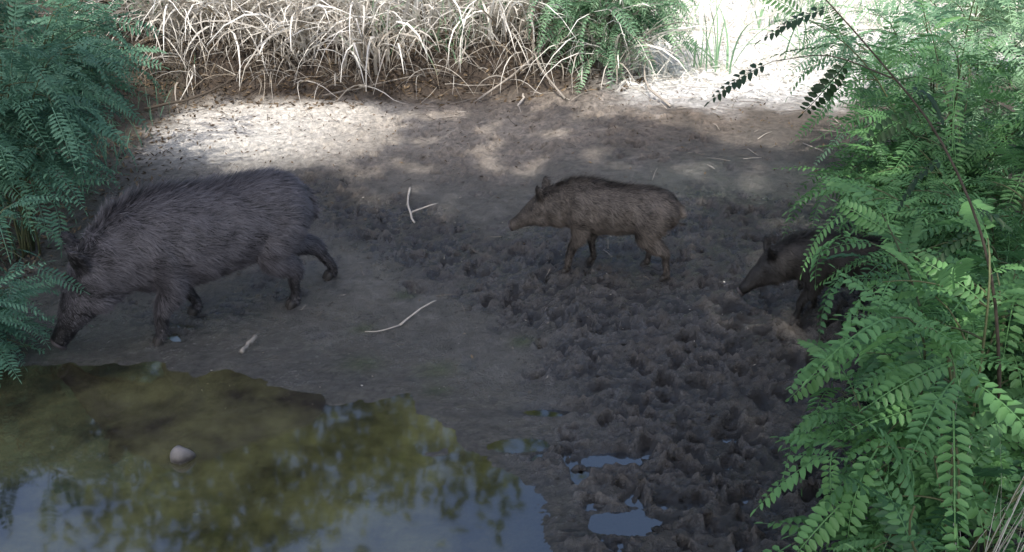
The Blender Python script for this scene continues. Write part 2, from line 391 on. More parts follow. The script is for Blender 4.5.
def shrub(name, x, y, height, spread, nst, T, mat, seed, az=None, azw=math.pi, lscale=1., bl=.4, leafgap=.06, base_s=.2, dens=1., rootz=None, bright=.5):
    r = np.random.default_rng(seed)
    par = bpy.data.objects.new(name, None); scene.collection.objects.link(par)
    L = Acc(); S = Acc(); z0 = float(H(x, y)) if rootz is None else rootz
    root = np.array([x, y, z0 - .03])
    def leafrun(P, s0, g):
        seglen = np.linalg.norm(np.diff(P, axis=0), axis=1); cum = np.concatenate([[0], np.cumsum(seglen)]); tot = cum[-1]
        a = s0 * tot; side = 1
        tb = np.clip(r.normal(bright, .20), 0, 1)
        while a < tot:
            i = min(np.searchsorted(cum, a, 'right') - 1, len(P) - 2); f = (a - cum[i]) / (seglen[i] + 1e-9)
            p = P[i] * (1 - f) + P[i+1] * f; t = (P[i+1] - P[i]) / (seglen[i] + 1e-9)
            sv = np.cross(t, [0, 0, 1.])
            if np.linalg.norm(sv) < .25: sv = np.array([math.cos(seed + a * 40), math.sin(seed + a * 40), 0])
            sv /= np.linalg.norm(sv)
            d = sv * side * .9 + t * r.uniform(.3, .8) + r.normal(0, .22, 3) + np.array([0, 0, r.uniform(-.15, .3)])
            k = .7 + .4 * math.sin(math.pi * min(1, (.25 + .75 * a / tot)))
            place_leaf(L, T, p, d, lscale * k * r.uniform(.65, 1.15), r, np.clip(tb + r.normal(0, .16), 0, 1))
            side = -side; a += g * r.uniform(.7, 1.4)
        place_leaf(L, T, P[-1], P[-1] - P[-2] + r.normal(0, .01, 3), lscale, r, np.clip(tb + .15, 0, 1))
    for k in range(nst):
        a = (az if az is not None else 0) + r.uniform(-azw, azw)
        hh = height * r.uniform(.6, 1.08); sp = spread * r.uniform(.25, 1.1)
        s = np.linspace(0, 1, 12)[:, None]
        wob = r.normal(0, .03, 3)
        P = root + np.array([r.normal(0, .06), r.normal(0, .06), 0]) + s**1.5 * sp * np.array([math.cos(a), math.sin(a), 0]) + np.array([0, 0, 1.]) * hh * (1.35 * s - .38 * s**2.6) + np.sin(s * 6) * wob
        V, Qd, T3 = loft(P, np.linspace(.008, .0025, 12), seg=5, ref=(1, .2, .1)); S.add(V, Qd, T3, r.random())
        leafrun(P, base_s + .15, leafgap)
        nb = int(dens * r.integers(4, 7))
        for b in range(nb):
            sb = r.uniform(base_s, .92); i = int(sb * 11)
            aa = a + r.uniform(-1.9, 1.9); bl_ = bl * r.uniform(.6, 1.2) * (1.15 - .5 * sb)
            u = np.linspace(0, 1, 7)[:, None]
            PB = P[i] + u * bl_ * np.array([math.cos(aa), math.sin(aa), r.uniform(.1, .6)]) + u**2 * bl_ * np.array([0, 0, -.45])
            V, Qd, T3 = loft(PB, np.linspace(.004, .0015, 7), seg=4, ref=(.1, .2, 1)); S.add(V, Qd, T3, r.random())
            leafrun(PB, .12, leafgap)
    L.build('foliage', mat, False, par); S.build('stems', M_stem, True, par)
    return par

# left-hand shrubs
shrub('false_indigo_bush', -3.0, 5.55, 1.35, .72, 11, T_feather, M_leafL, 1, az=-.3, azw=1.6, lscale=1.25, leafgap=.07, base_s=.42)
shrub('false_indigo_bush', -3.3, 6.3, 1.5, .85, 10, T_feather, M_leafL, 2, az=-.3, azw=1.8, lscale=1.3, leafgap=.07, base_s=.35)
shrub('false_indigo_bush', -2.80, 4.33, .85, .36, 10, T_feather, M_leafL, 3, az=.4, azw=2.2, lscale=.95, bl=.28, base_s=.1, leafgap=.07)
shrub('false_indigo_bush', -4.0, 7.6, 1.5, .9, 9, T_feather, M_leafL, 4, lscale=1.4, leafgap=.08)
# right-hand shrubs, near
shrub('false_acacia_bush', 1.22, 2.15, .95, .50, 8, T_oval, M_leafR, 11, az=2.2, azw=2.0, lscale=1.15, base_s=.1, bl=.33, leafgap=.09, bright=.6)
shrub('false_acacia_bush', 1.50, 2.65, 1.25, .50, 8, T_oval, M_leafR, 12, az=2.5, azw=1.8, lscale=1.15, base_s=.15, leafgap=.09, bright=.8)
shrub('false_acacia_bush', 1.95, 3.35, 1.05, .65, 9, T_oval, M_leafR, 13, az=2.9, azw=2.2, lscale=1.2, base_s=.1, leafgap=.085)
shrub('false_acacia_bush', 2.28, 4.15, 1.2, .75, 11, T_feather, M_leafR, 14, az=3.0, azw=2.2, lscale=1.2, base_s=.15, leafgap=.07, bright=.6)
shrub('false_acacia_bush', 2.45, 5.2, 1.35, .9, 12, T_feather, M_leafR, 15, az=3.1, azw=2.2, lscale=1.25, base_s=.15, leafgap=.07, bright=.6)
shrub('false_acacia_bush', 2.8, 6.4, 1.4, .9, 9, T_feather, M_leafB, 16, az=3.3, azw=2.4, lscale=1.3, bright=.5, leafgap=.085)
shrub('false_acacia_bush', 3.8, 5.6, 1.5, .9, 7, T_feather, M_leafB, 17, lscale=1.3, bright=.4, leafgap=.1)
shrub('false_acacia_bush', 3.7, 7.9, 1.2, .8, 6, T_feather, M_leafB, 18, lscale=1.4, bright=.7, leafgap=.1)
shrub('false_acacia_bush', 3.0, 3.7, 1.5, .8, 8, T_feather, M_leafR, 19, lscale=1.3, leafgap=.1, bright=.6)
shrub('false_acacia_bush', 5.0, 9.2, 1.4, .9, 7, T_feather, M_leafB, 20, lscale=1.5, bright=.7, leafgap=.11)
# back-centre shrub
shrub('false_indigo_bush', .85, 9.2, 1.0, .75, 11, T_feather, M_leafB, 21, az=-1.6, azw=2.6, lscale=1.5, bright=.45, leafgap=.085, base_s=.25)
shrub('false_indigo_bush', -3.4, 9.9, 1.1, .8, 7, T_feather, M_leafL, 22, lscale=1.4, leafgap=.09, bright=.8)

def sapling():
    r = np.random.default_rng(77)
    par = bpy.data.objects.new('black_locust_sapling', None); scene.collection.objects.link(par)
    L = Acc(); S = Acc()
    P, rr = dense([(1.75, 2.75, -.05), (1.6, 2.72, .7), (1.46, 2.73, 1.25), (1.31, 2.88, 1.6), (1.1, 3.0, 1.85), (.85, 3.1, 2.1)], [[.009], [.007], [.005], [.004], [.003], [.002]])
    S.add(*loft(P, rr[:, 0], seg=6, ref=(1, .1, .1)), tint=.1)
    PB, rb = dense([(1.16, 2.97, 1.78), (1.0, 3.1, 1.82), (.85, 3.2, 1.78)], [[.003], [.002], [.0015]])
    S.add(*loft(PB, rb[:, 0], seg=5, ref=(.1, .1, 1)), tint=.1)
    for (p, d) in [((.98, 3.05, 1.98), (-1, .3, -.35)), ((.85, 3.2, 1.78), (-1, .1, -.5)), ((1.05, 3.06, 1.82), (-.5, .1, -.9)), ((1.24, 2.92, 1.69), (-.9, .3, -.6)),
                   ((1.33, 2.86, 1.56), (-.9, .2, -.4)), ((1.4, 2.8, 1.42), (.9, .2, -.3)), ((1.43, 2.78, 1.35), (-.8, .1, -.3)), ((1.2, 2.95, 1.75), (.9, .3, -.2))]:
        place_leaf(L, T_oval, np.array(p), d, r.uniform(.8, 1.0), r, r.uniform(.2, .7))
    L.build('foliage', M_leafDark, False, par); S.build('stem', M_bark, True, par)
sapling()

# ---------------------------------------------------------------- grass blades
def blades(name, n, posf, Lr, w, lean, mat, seed, droop=(.6, 1.4), tint=(.2, 1), az=None, azs=.8, curl=0.25):
    r = np.random.default_rng(seed); K = 7
    x, y = posf(r, n); z = H(x, y)
    L = r.uniform(*Lr, n); a = (r.uniform(0, 2 * np.pi, n) if az is None else r.normal(az, azs, n))
    ln = r.uniform(*lean, n); dr = r.uniform(*droop, n)
    s = np.linspace(0, 1, K)[None, :]
    ang = ln[:, None] + dr[:, None] * s**1.3
    ds = L[:, None] / (K - 1)
    hx = np.cumsum(np.sin(ang) * ds, 1) - np.sin(ang[:, :1]) * ds; hz = np.cumsum(np.cos(ang) * ds, 1) - np.cos(ang[:, :1]) * ds
    aa = a[:, None] + curl * r.normal(0, 1, (n, 1)) * s
    px = x[:, None] + hx * np.cos(aa); py = y[:, None] + hx * np.sin(aa); pz = z[:, None] + hz - .01
    gz = H(px.ravel(), py.ravel()).reshape(px.shape) + .004 + .02 * r.random((n, 1))
    pz = np.where(s > .15, np.maximum(pz, gz), pz)
    tw = r.uniform(0, np.pi, n)[:, None] + s * r.normal(0, .6, (n, 1))
    wx = np.cos(tw) * np.sin(aa) * -1; wy = np.cos(tw) * np.cos(aa); wz = np.sin(tw) * .7
    ww = w * r.uniform(.4, 1.4, (n, 1)) * (1 - .85 * s**2) * .5
    A = np.stack([px + wx * ww, py + wy * ww, pz + wz * ww], -1); B = np.stack([px - wx * ww, py - wy * ww, pz - wz * ww], -1)
    V = np.stack([A, B], 2).reshape(-1, 3)
    base = (np.arange(n) * K * 2)[:, None]; k = np.arange(K - 1)[None, :] * 2
    q0 = base + k
    Qd = np.stack([q0, q0 + 1, q0 + 3, q0 + 2], -1).reshape(-1, 4)
    t = np.repeat(r.uniform(*tint, n), K * 2)
    return make_mesh(name, V, Qd, None, mat, False, {'tint': t})

def edge_pos(x0, x1, y0, y1):
    def f(r, n):
        x = r.uniform(x0, x1, n); y = r.uniform(y0, y1, n)
        c = fbm(x, y, 1.2, 2, 77); keep = r.random(n) < np.clip(.6 + 1.4 * c, .1, 1)
        y = np.where(keep, y, y0 + (y - y0) * .5 + .3); return x, y
    return f
def clumped(x0, x1, y0, y1, nc, sp):
    def f(r, n):
        cx = r.uniform(x0, x1, nc); cy = r.uniform(y0, y1, nc); i = r.integers(0, nc, n)
        return cx[i] + r.normal(0, sp, n), cy[i] + r.normal(0, sp * .6, n)
    return f
blades('dry_reed_grass', 2300, clumped(-4.0, 1.1, 9.0, 10.5, 38, .13), (.6, 1.3), .026, (0, .6), M_straw, 1, droop=(.8, 2.6), az=-1.57, azs=.8, tint=(.2, 1))
blades('dry_reed_grass', 1100, edge_pos(-4.0, 1.1, 9.15, 10.5), (.6, 1.2), .022, (0, .9), M_straw, 9, droop=(.3, 2.2), az=-1.57, azs=1.2, tint=(.0, 1))
blades('dry_reed_grass', 650, edge_pos(-3.8, 1.1, 8.8, 9.35), (.35, .8), .013, (.5, 1.3), M_straw, 2, droop=(.8, 1.9), az=-1.57, azs=.8, tint=(0, .7))
blades('dry_reed_grass', 1400, edge_pos(-5, 8, 10.7, 15.5), (.5, 1.1), .045, (0, .8), M_straw, 3, droop=(.4, 1.6), tint=(.8, 1))
blades('dry_grass', 1100, edge_pos(.9, 5.0, 8.4, 11.5), (.12, .45), .014, (.3, 1.4), M_straw, 4, droop=(.3, 1.2), tint=(.75, 1))  # kept at the near-white end, strong sun painted into the tint
blades('green_grass', 600, clumped(-3.6, 4.5, 9.1, 11.5, 26, .12), (.4, .9), .018, (0, .6), M_leafB, 5, droop=(.3, 1.4), tint=(.2, 1))
blades('green_grass', 500, edge_pos(-3.9, -2.9, 5.0, 9.0), (.15, .4), .008, (0, .8), M_leafL, 6, droop=(.3, 1.2))
blades('dry_grass', 40, lambda r, n: (r.normal(1.32, .08, n), r.normal(2.1, .08, n)), (.8, 1.3), .005, (0, .2), M_straw, 7, droop=(.1, .7), tint=(.3, .7), az=0.5, azs=1)
blades('green_grass', 250, lambda r, n: (r.uniform(1.3, 2.6, n), r.uniform(1.9, 3.2, n)), (.3, .6), .008, (0, .6), M_leafR, 8, droop=(.3, 1.0))

# ---------------------------------------------------------------- litter, clods, twigs
def litter(name, n, posf, size, mat, seed, tint=(0, 1)):
    r = np.random.default_rng(seed); x, y = posf(r, n); z = H(x, y) + .004
    a = r.uniform(0, 2*np.pi, n); s = r.uniform(*size, n); tl = r.normal(0, .35, (n, 2))
    ux = np.stack([np.cos(a), np.sin(a), tl[:, 0]], -1) * s[:, None]; vx = np.stack([-np.sin(a), np.cos(a), tl[:, 1]], -1) * s[:, None] * .35
    c = np.stack([x, y, z + .3 * s * np.abs(tl).max(1)], -1)
    V = np.stack([c - ux, c + vx, c + ux, c - vx], 1).reshape(-1, 3)
    return make_mesh(name, V, np.arange(4 * n).reshape(-1, 4), None, mat, False, {'tint': np.repeat(r.uniform(*tint, n), 4)})
litter('leaf_litter', 4500, edge_pos(-4.2, 1.2, 8.4, 10.2), (.01, .04), M_litter, 1)
litter('leaf_litter', 1500, lambda r, n: (r.normal(-3.0, .35, n), r.uniform(5.2, 9, n)), (.01, .03), M_litter, 2)
litter('leaf_litter', 1100, lambda r, n: (r.uniform(-2.5, 2.5, n), 8.6 - np.abs(r.normal(0, 1.1, n))), (.006, .02), M_litter, 3)
litter('leaf_litter', 200, lambda r, n: (r.uniform(-1.5, 1.5, n), r.uniform(3.9, 6.5, n)), (.004, .010), M_straw, 5, (0, .5))
litter('pale_litter', 4000, edge_pos(.9, 6, 8.2, 14), (.015, .06), M_straw, 4, (.6, 1))

import bmesh
def ico(sub):
    bm = bmesh.new(); bmesh.ops.create_icosphere(bm, subdivisions=sub, radius=1)
    V = np.array([v.co[:] for v in bm.verts]); F = np.array([[v.index for v in f.verts] for f in bm.faces]); bm.free(); return V, F
IV, IF = ico(2)
def clods():
    r = np.random.default_rng(12); V = []; F = []; C_ = []; k = 0; tries = 0
    while k < 1100 and tries < 90000:
        tries += 1
        cx, cy = r.uniform(-2.2, 3.0), r.uniform(2.5, 8.6)
        i = np.searchsorted(gx, cx); j = np.searchsorted(gy, cy)
        if r.random() > TM[j, i]**1.5 * .9 + .01 or D[j, i] < .1 or Z[j, i] < 0: continue
        s = .004 + .012 * r.random()**3; sc = s * r.uniform(.5, 1.6, 3) * [1, 1, .6]
        v = IV * (1 + .22 * r.normal(0, 1, (len(IV), 1))) * sc
        a = r.uniform(0, 6.28); Rm = np.array([[math.cos(a), math.sin(a), 0], [-math.sin(a), math.cos(a), 0], [0, 0, 1]])
        V.append(v @ Rm + [cx, cy, float(H(cx, cy))]); F.append(IF + k * len(IV)); C_.append(np.tile(C[j, i] * r.uniform(.6, 1.2), (len(IV), 1))); k += 1
    V = np.concatenate(V); make_mesh('mud_clods', V, None, np.concatenate(F), M_mud, False, {'col': np.concatenate(C_), 'rgh': np.full(len(V), .35)})
clods()

def stick(name, pts, r0, r1, mat=M_stick, tint=.6, forks=()):
    par = Acc()
    P, rr = dense(pts, [[r0 + (r1 - r0) * i / (len(pts) - 1)] for i in range(len(pts))], 4)
    P[1:-1] += rng.normal(0, r0 * .3, P[1:-1].shape)
    par.add(*loft(P, rr[:, 0] * rng.uniform(.85, 1.15, len(P)), seg=7, ref=(.1, .2, 1)), tint=tint)
    for f in forks:
        P, rr = dense(f, [[r1 * 1.1 - r1 * .6 * i / (len(f) - 1)] for i in range(len(f))], 3)
        par.add(*loft(P, rr[:, 0], seg=6, ref=(.1, .2, 1)), tint=tint)
    return par.build(name, mat, True)
def g(x, y, dz=.012): return (x, y, float(H(x, y)) + dz)
stick('stick', [g(-.72, 6.55), g(-.70, 6.2, .03), g(-.63, 5.9, .02)], .009, .006, tint=.85, forks=[[g(-.66, 6.05, .025), g(-.56, 6.1, .05), g(-.50, 6.22, .03)]])
stick('stick', [g(-.60, 4.66), g(-.52, 4.76, .03), g(-.42, 4.87, .04)], .007, .004, tint=.8, forks=[[g(-.60, 4.66), g(-.70, 4.60), g(-.78, 4.60)]])
stick('wood_chunk', [g(-1.38, 4.38, .02), g(-1.365, 4.44, .03), g(-1.345, 4.50, .035), g(-1.34, 4.53, .03)], .012, .011, tint=.4)
stick('stick', [g(.05, 8.25), g(.10, 8.4, .03), g(.10, 8.6, .03)], .012, .008, tint=.95)
stick('fallen_branch', [g(-.3, 8.5, .02), g(.1, 8.8, .12), g(.5, 9.1, .2), g(.8, 9.5, .2)], .012, .008, tint=.4)
stick('fallen_branch', [g(-1.7, 8.65, .03), g(-1.3, 8.75, .06), g(-.8, 8.85, .1)], .010, .006, tint=.2)
stick('fallen_branch', [g(.45, 8.2, .02), g(.2, 8.8, .25), g(.25, 9.5, .5)], .011, .006, tint=.35)
stick('fallen_branch', [g(1.3, 7.9, .02), g(1.15, 8.4, .12), g(1.3, 9.3, .3)], .011, .006, tint=.55)
stick('fallen_branch', [g(-3.1, 8.1, .1), g(-2.5, 8.5, .2), g(-1.9, 9.2, .3)], .012, .006, mat=M_bark, tint=.2)
def twigs():
    r = np.random.default_rng(31); A = Acc()
    for k in range(225):
        if k < 120: x, y = r.uniform(-3, 2.5), r.uniform(7.8, 9.3)
        elif k < 165: x, y = r.uniform(1, 3), r.uniform(6.2, 9.5)
        else: x, y = r.uniform(-2, 2), r.uniform(4.6, 8.5)
        L = r.uniform(.06, .35) * (1 if k < 165 else .4); a = r.uniform(0, 6.28)
        pts = [g(x + math.cos(a) * L * t, y + math.sin(a) * L * t + .06 * L * math.sin(3 * t), .005 + r.uniform(0, .015)) for t in (0, .5, 1)]
        A.add(*loft(pts, [.003, .0025, .0015], seg=5, ref=(.1, .2, 1)), tint=r.random() if k < 165 else r.uniform(0, .5))
    A.build('twigs', M_stick, True)
twigs()

sv = IV * np.array([.060, .046, .046]); sv = sv * (1 + .6 * perlin(IV[:, 0] * 1.9 + 5, IV[:, 1] * 1.9 + IV[:, 2], 5)[:, None]); sv[:, 2] *= 1 + .35 * (IV[:, 0] < .2)
ob = make_mesh('stone', sv + [-1.42, 3.50, .008], None, IF, M_stone, True, {'tint': np.clip(.15 + .7 * IV[:, 2], 0, 1)})
md = ob.modifiers.new('s', 'SUBSURF'); md.levels = 2; md.render_levels = 2

# ---------------------------------------------------------------- animals
def fur_mat(name, c0, c1):
    m, nt, nd, lk = new_mat(name)
    out = N(nd, 'ShaderNodeOutputMaterial'); at = N(nd, 'ShaderNodeAttribute', attribute_name='tint')
    ramp = N(nd, 'ShaderNodeValToRGB')
    ramp.color_ramp.elements[0].color = (*c0, 1); ramp.color_ramp.elements[1].color = (*c1, 1)
    tc = N(nd, 'ShaderNodeTexCoord'); no = N(nd, 'ShaderNodeTexNoise'); no.inputs['Scale'].default_value = 11; no.inputs['Detail'].default_value = 7; no.inputs['Roughness'].default_value = .65
    lk.new(tc.outputs['Object'], no.inputs['Vector'])
    ad = N(nd, 'ShaderNodeMath', operation='MULTIPLY_ADD'); ad.inputs[1].default_value = 1.4; ad.inputs[2].default_value = -.70
    lk.new(no.outputs['Fac'], ad.inputs[0])
    a2 = N(nd, 'ShaderNodeMath', operation='ADD', use_clamp=True); lk.new(at.outputs['Fac'], a2.inputs[0]); lk.new(ad.outputs[0], a2.inputs[1])
    lk.new(a2.outputs[0], ramp.inputs[0])
    p = N(nd, 'ShaderNodeBsdfPrincipled'); p.inputs['Roughness'].default_value = .55; p.inputs['Specular IOR Level'].default_value = .35
    lk.new(ramp.outputs[0], p.inputs['Base Color']); lk.new(p.outputs[0], out.inputs[0])
    return m
M_furS = fur_mat('sow_fur', (.005, .0045, .005), (.140, .130, .142))
M_furP = fur_mat('piglet_fur', (.010, .008, .007), (.185, .155, .130))
M_furD = fur_mat('dark_piglet_fur', (.005, .0045, .004), (.045, .040, .037))
M_hoof = tint_mat('hoof', (.015, .013, .012), (.05, .045, .04), .5)
M_snout = tint_mat('snout_skin', (.03, .026, .026), (.08, .068, .068), .5)
m, nt, nd, lk = new_mat('eye'); o_ = N(nd, 'ShaderNodeOutputMaterial'); p_ = N(nd, 'ShaderNodeBsdfPrincipled'); p_.inputs['Base Color'].default_value = (.01, .007, .005, 1); p_.inputs['Roughness'].default_value = .08; lk.new(p_.outputs[0], o_.inputs[0]); M_eye = m

def boar(name, wx, wy, yaw, s, feet, head, mat, seed, nfur, young=0., vox=.011, xs=.86, up=.07):
    """feet: hoof local x and lift; head: (drop, turn); xs: length factor; up: extra leg length"""
    r = np.random.default_rng(seed)
    par = bpy.data.objects.new(name, None); scene.collection.objects.link(par)
    cy_, sy_ = math.cos(yaw), math.sin(yaw)
    def W(p):
        p = np.asarray(p, float).reshape(-1, 3) * s
        return np.stack([wx + p[:, 0] * xs * cy_ - p[:, 1] * sy_, wy + p[:, 0] * xs * sy_ + p[:, 1] * cy_, p[:, 2]], -1)
    def gh(lx, ly):
        q = W([lx, ly, 0])[0]; return float(np.mean([H(q[0] + a, q[1] + b) for a in (-.03, 0, .03) for b in (-.03, 0, .03)])) - .006
    zr = .5 * (gh(-.42, .1) + gh(-.42, -.1)); zf = .5 * (gh(.32, .1) + gh(.32, -.1))
    def base(lx): return zr + (zf - zr) * (lx + .42) / .74
    A = Acc()
    tr = [(-.66, .48, .05, .045), (-.635, .475, .12, .095), (-.56, .468, .185, .145), (-.43, .462, .222, .175), (-.25, .455, .232, .190), (-.06, .445, .245, .200),
          (.12, .448, .262, .200), (.27, .462, .268, .188), (.40, .462, .250, .165), (.52, .442, .218, .145)]
    if young: tr = [(a, b + .01, c * (1 - .08 * young), d * (1 - .12 * young)) for a, b, c, d in tr]
    drop, turn = head
    hd = [(.62, .425, .185, .130), (.70, .385, .162, .120), (.78, .335, .132, .104), (.86, .278, .098, .080), (.93, .222, .070, .060), (.985, .178, .055, .050), (1.02, .148, .048, .046)]
    hp = []
    for (a, b, c, d) in hd:
        dx, dz = a - .52, b - .44
        ca, sa = math.cos(drop), math.sin(drop)
        X_, Z_ = dx * ca + dz * sa, -dx * sa + dz * ca
        k = min(1, dx / .3); tt = turn * k
        hp.append((.52 + X_ * math.cos(tt), X_ * math.sin(tt), .43 + Z_ + up, c, d))
    pts = [(a, 0, b + up) for a, b, c, d in tr] + [(a, yy, z) for a, yy, z, c, d in hp]
    rad = [(d, c) for a, b, c, d in tr] + [(d, c) for a, yy, z, c, d in hp]
    P, RR = dense(pts, rad, 4)
    V, Qd, T3 = loft(P, RR[:, 0], RR[:, 1], seg=24)
    A.add(V, Qd, T3)
    def ell(c, rx, ry, rz, tilt=0):
        v = IV * [rx, ry, rz]; ct, st = math.cos(tilt), math.sin(tilt)
        v = np.stack([v[:, 0] * ct + v[:, 2] * st, v[:, 1], -v[:, 0] * st + v[:, 2] * ct], -1); A.add(v + np.asarray(c), None, IF)
    for sd in (1, -1):
        ell((.30, sd * .105, .43 + up), .14, .09, .21, .15)
        ell((-.44, sd * .105, .42 + up), .16, .09, .18, -.3)
        hb = np.array(hp[1][:3]); ell(hb + [.0, sd * .06, -.07], .09, .06, .08)
    hooves = Acc()
    zk = (.44 + up) / .44
    def leg(kind, sd, fx, lift):
        fy = sd * .105
        gz = gh(fx, fy) / s + lift
        if kind == 'f':
            dxx = fx - .30
            pts = [(.30, sd * .10, .44), (.28 + dxx * .12, sd * .115, .33), (.265 + dxx * .35, sd * .115, .255), (.30 + dxx * .72 + (.04 if lift > .01 else 0), sd * .11, .155), (fx - .005, fy, .07 / zk), (fx + .015, fy, .028 / zk)]
            rr_ = [(.09, .13), (.07, .10), (.054, .074), (.037, .044), (.029, .033), (.031, .036)]
        else:
            dxx = fx + .46
            pts = [(-.44, sd * .09, .45), (-.38 + dxx * .1, sd * .115, .36), (-.37 + dxx * .3, sd * .12, .28), (-.485 + dxx * .62, sd * .11, .195), (-.470 + dxx * .85, sd * .105, .13), (fx - .012, fy, .068 / zk), (fx + .010, fy, .028 / zk)]
            rr_ = [(.10, .17), (.09, .15), (.068, .105), (.040, .054), (.031, .038), (.028, .033), (.031, .036)]
        out = []
        for i, p in enumerate(pts):
            pz = p[2] * zk
            k = np.clip((.34 - pz) / .28, 0, 1)
            b_ = (base(p[0]) / s) * (1 - k) + gz * k
            out.append((p[0], p[1], pz + b_))
        P, RR = dense(out, rr_, 4)
        V, Qd, T3 = loft(P, RR[:, 0], RR[:, 1], seg=12); legacc.append((V, Qd, T3))
        f = np.array([fx + .012, fy, gz - .012])
        for o in (-.015, .015):
            V, Qd, T3 = loft([f + [.0, o, .055], f + [.012, o, .035], f + [.03, o * 1.15, .008], f + [.042, o, -.006]], [.016, .019, .017, .007], [.022, .030, .025, .009], seg=8)
            hooves.add(V, Qd, T3, .5)
            V, Qd, T3 = loft([f + [-.03, o * 1.3, .075], f + [-.048, o * 1.5, .05]], [.009, .004], seg=6); hooves.add(V, Qd, T3, .4)
    legacc = []
    leg('f', 1, *feet['fl']); leg('f', -1, *feet['fr']); leg('h', 1, *feet['hl']); leg('h', -1, *feet['hr'])
    hc = np.array(hp[1][:3]); ht = np.array(hp[4][:3]) - hc; ht /= np.linalg.norm(ht)
    hs = np.array([0, 1, 0.]) - ht[1] * ht; hs /= np.linalg.norm(hs); hu = np.cross(ht, hs)
    if hu[2] < 0: hu = -hu
    for sd in (1, -1):
        b0 = hc + hs * sd * .078 + hu * .105 - ht * .03
        e = [b0, b0 + hu * .045 + hs * sd * .022 - ht * .02, b0 + hu * .085 + hs * sd * .04 - ht * .04, b0 + hu * .125 + hs * sd * .05 - ht * .055, b0 + hu * .155 + hs * sd * .052 - ht * .06]
        V, Qd, T3 = loft(e, [.020, .016, .0145, .013, .007], [.034, .050, .050, .034, .010], ref=tuple(hs + ht * .6 * sd), seg=12); A.add(V, Qd, T3)
    P, RR = dense([(-.64, 0, .56 + up), (-.685, 0, .52 + up), (-.70, .02, .44 + up), (-.69, .03, .34 + up)], [[.018], [.014], [.010], [.009]], 3)
    V, Qd, T3 = loft(P, RR[:, 0], seg=8); A.add(V, Qd, T3)
    Vb = np.concatenate(A.V); Vb[:, 2] += np.array([base(x) / s for x in Vb[:, 0]])
    A2 = Acc(); A2.add(Vb, np.concatenate(A.Q), np.concatenate(A.T))
    for V, Qd, T3 in legacc: A2.add(V, Qd, T3)
    tmp = make_mesh('tmp', W(np.concatenate(A2.V)), np.concatenate(A2.Q), np.concatenate(A2.T))
    rm = tmp.modifiers.new('r', 'REMESH'); rm.mode = 'VOXEL'; rm.voxel_size = vox * s
    smd = tmp.modifiers.new('s', 'SMOOTH'); smd.factor = .5; smd.iterations = 6
    dg = bpy.context.evaluated_depsgraph_get(); ev = tmp.evaluated_get(dg)
    me = bpy.data.meshes.new_from_object(ev)
    bpy.data.objects.remove(tmp)
    nv = len(me.vertices); co = np.zeros(nv * 3, np.float32); me.vertices.foreach_get('co', co); co = co.reshape(-1, 3).astype(float)
    no = np.zeros(nv * 3, np.float32); me.vertices.foreach_get('normal', no); no = no.reshape(-1, 3).astype(float)
    dx, dy = co[:, 0] - wx, co[:, 1] - wy
    lx = (dx * cy_ + dy * sy_) / s / xs; ly = (-dx * sy_ + dy * cy_) / s
    tuft = fbm(lx * 1.0 + ly * .7, (co[:, 2] / s) * 1.0 + ly * .4, 9, 4, seed + 400)
    co += no * (tuft * .012 * s)[:, None]; me.vertices.foreach_set('co', co.astype(np.float32).ravel()); me.update()
    gzz = np.array([base(a) for a in lx]); lz = (co[:, 2] - gzz) / s - up
    tone = .60 - .50 * sstep(.24, .06, lz) - .26 * sstep(.62, .80, lx)
    tone -= .25 * sstep(.58, .72, lz) * sstep(-.4, .2, lx) * np.exp(-(ly / .06)**2)
    if young:
        tone = .60 - .40 * sstep(.24, .06, lz) - .12 * sstep(.66, .82, lx) - .38 * np.exp(-(ly / .08)**2) * sstep(.5, .62, lz)
        tone += .07 * np.sin((lz + .05 * lx) * 62) * sstep(.30, .38, lz) * sstep(.55, .40, lx)   # faint juvenile flank stripes
    earm = sstep(.105, .14, np.einsum('ij,j->i', np.stack([lx, ly, lz + up], -1) - hc, hu)) * (np.abs(lx - hc[0]) < .18) * sstep(.05, .07, np.abs(ly - hc[1]))
    tone -= .4 * earm
    tone = np.clip(tone + .26 * tuft + r.normal(0, .03, nv), .02, 1)
    at = me.attributes.new('tint', 'FLOAT', 'POINT'); at.data.foreach_set('value', np.clip(tone - .16, 0, 1).astype(np.float32))
    me.materials.clear(); me.materials.append(mat)
    me.polygons.foreach_set('use_smooth', np.ones(len(me.polygons), dtype=bool))
    body = bpy.data.objects.new('body', me); scene.collection.objects.link(body); body.parent = par
    me.calc_loop_triangles(); nt_ = len(me.loop_triangles); ti = np.zeros(nt_ * 3, np.int32); me.loop_triangles.foreach_get('vertices', ti); ti = ti.reshape(-1, 3)
    a, b, c = co[ti[:, 0]], co[ti[:, 1]], co[ti[:, 2]]
    ar = np.linalg.norm(np.cross(b - a, c - a), axis=1); pick = r.choice(nt_, nfur, p=ar / ar.sum())
    u = r.random((nfur, 2)); fl = u.sum(1) > 1; u[fl] = 1 - u[fl]
    w0 = 1 - u.sum(1)
    def bary(Q): return Q[ti[pick, 0]] * w0[:, None] + Q[ti[pick, 1]] * u[:, :1] + Q[ti[pick, 2]] * u[:, 1:]
    p = bary(co); n_ = bary(no); n_ /= np.linalg.norm(n_, axis=1)[:, None] + 1e-9
    LL = bary(np.stack([lx, ly, lz], -1)); tn = bary(tone[:, None])[:, 0]; tf = bary(tuft[:, None])[:, 0]
    back = np.array([-cy_, -sy_, 0.]); d = back[None, :] * 1.0 + np.array([0, 0, -1.]) * (.45 + .9 * sstep(.32, .15, LL[:, 2]) + 1.5 * tf)[:, None] + r.normal(0, .24, (nfur, 3))
    d -= np.einsum('ij,ij->i', d, n_)[:, None] * n_; d /= np.linalg.norm(d, axis=1)[:, None] + 1e-9
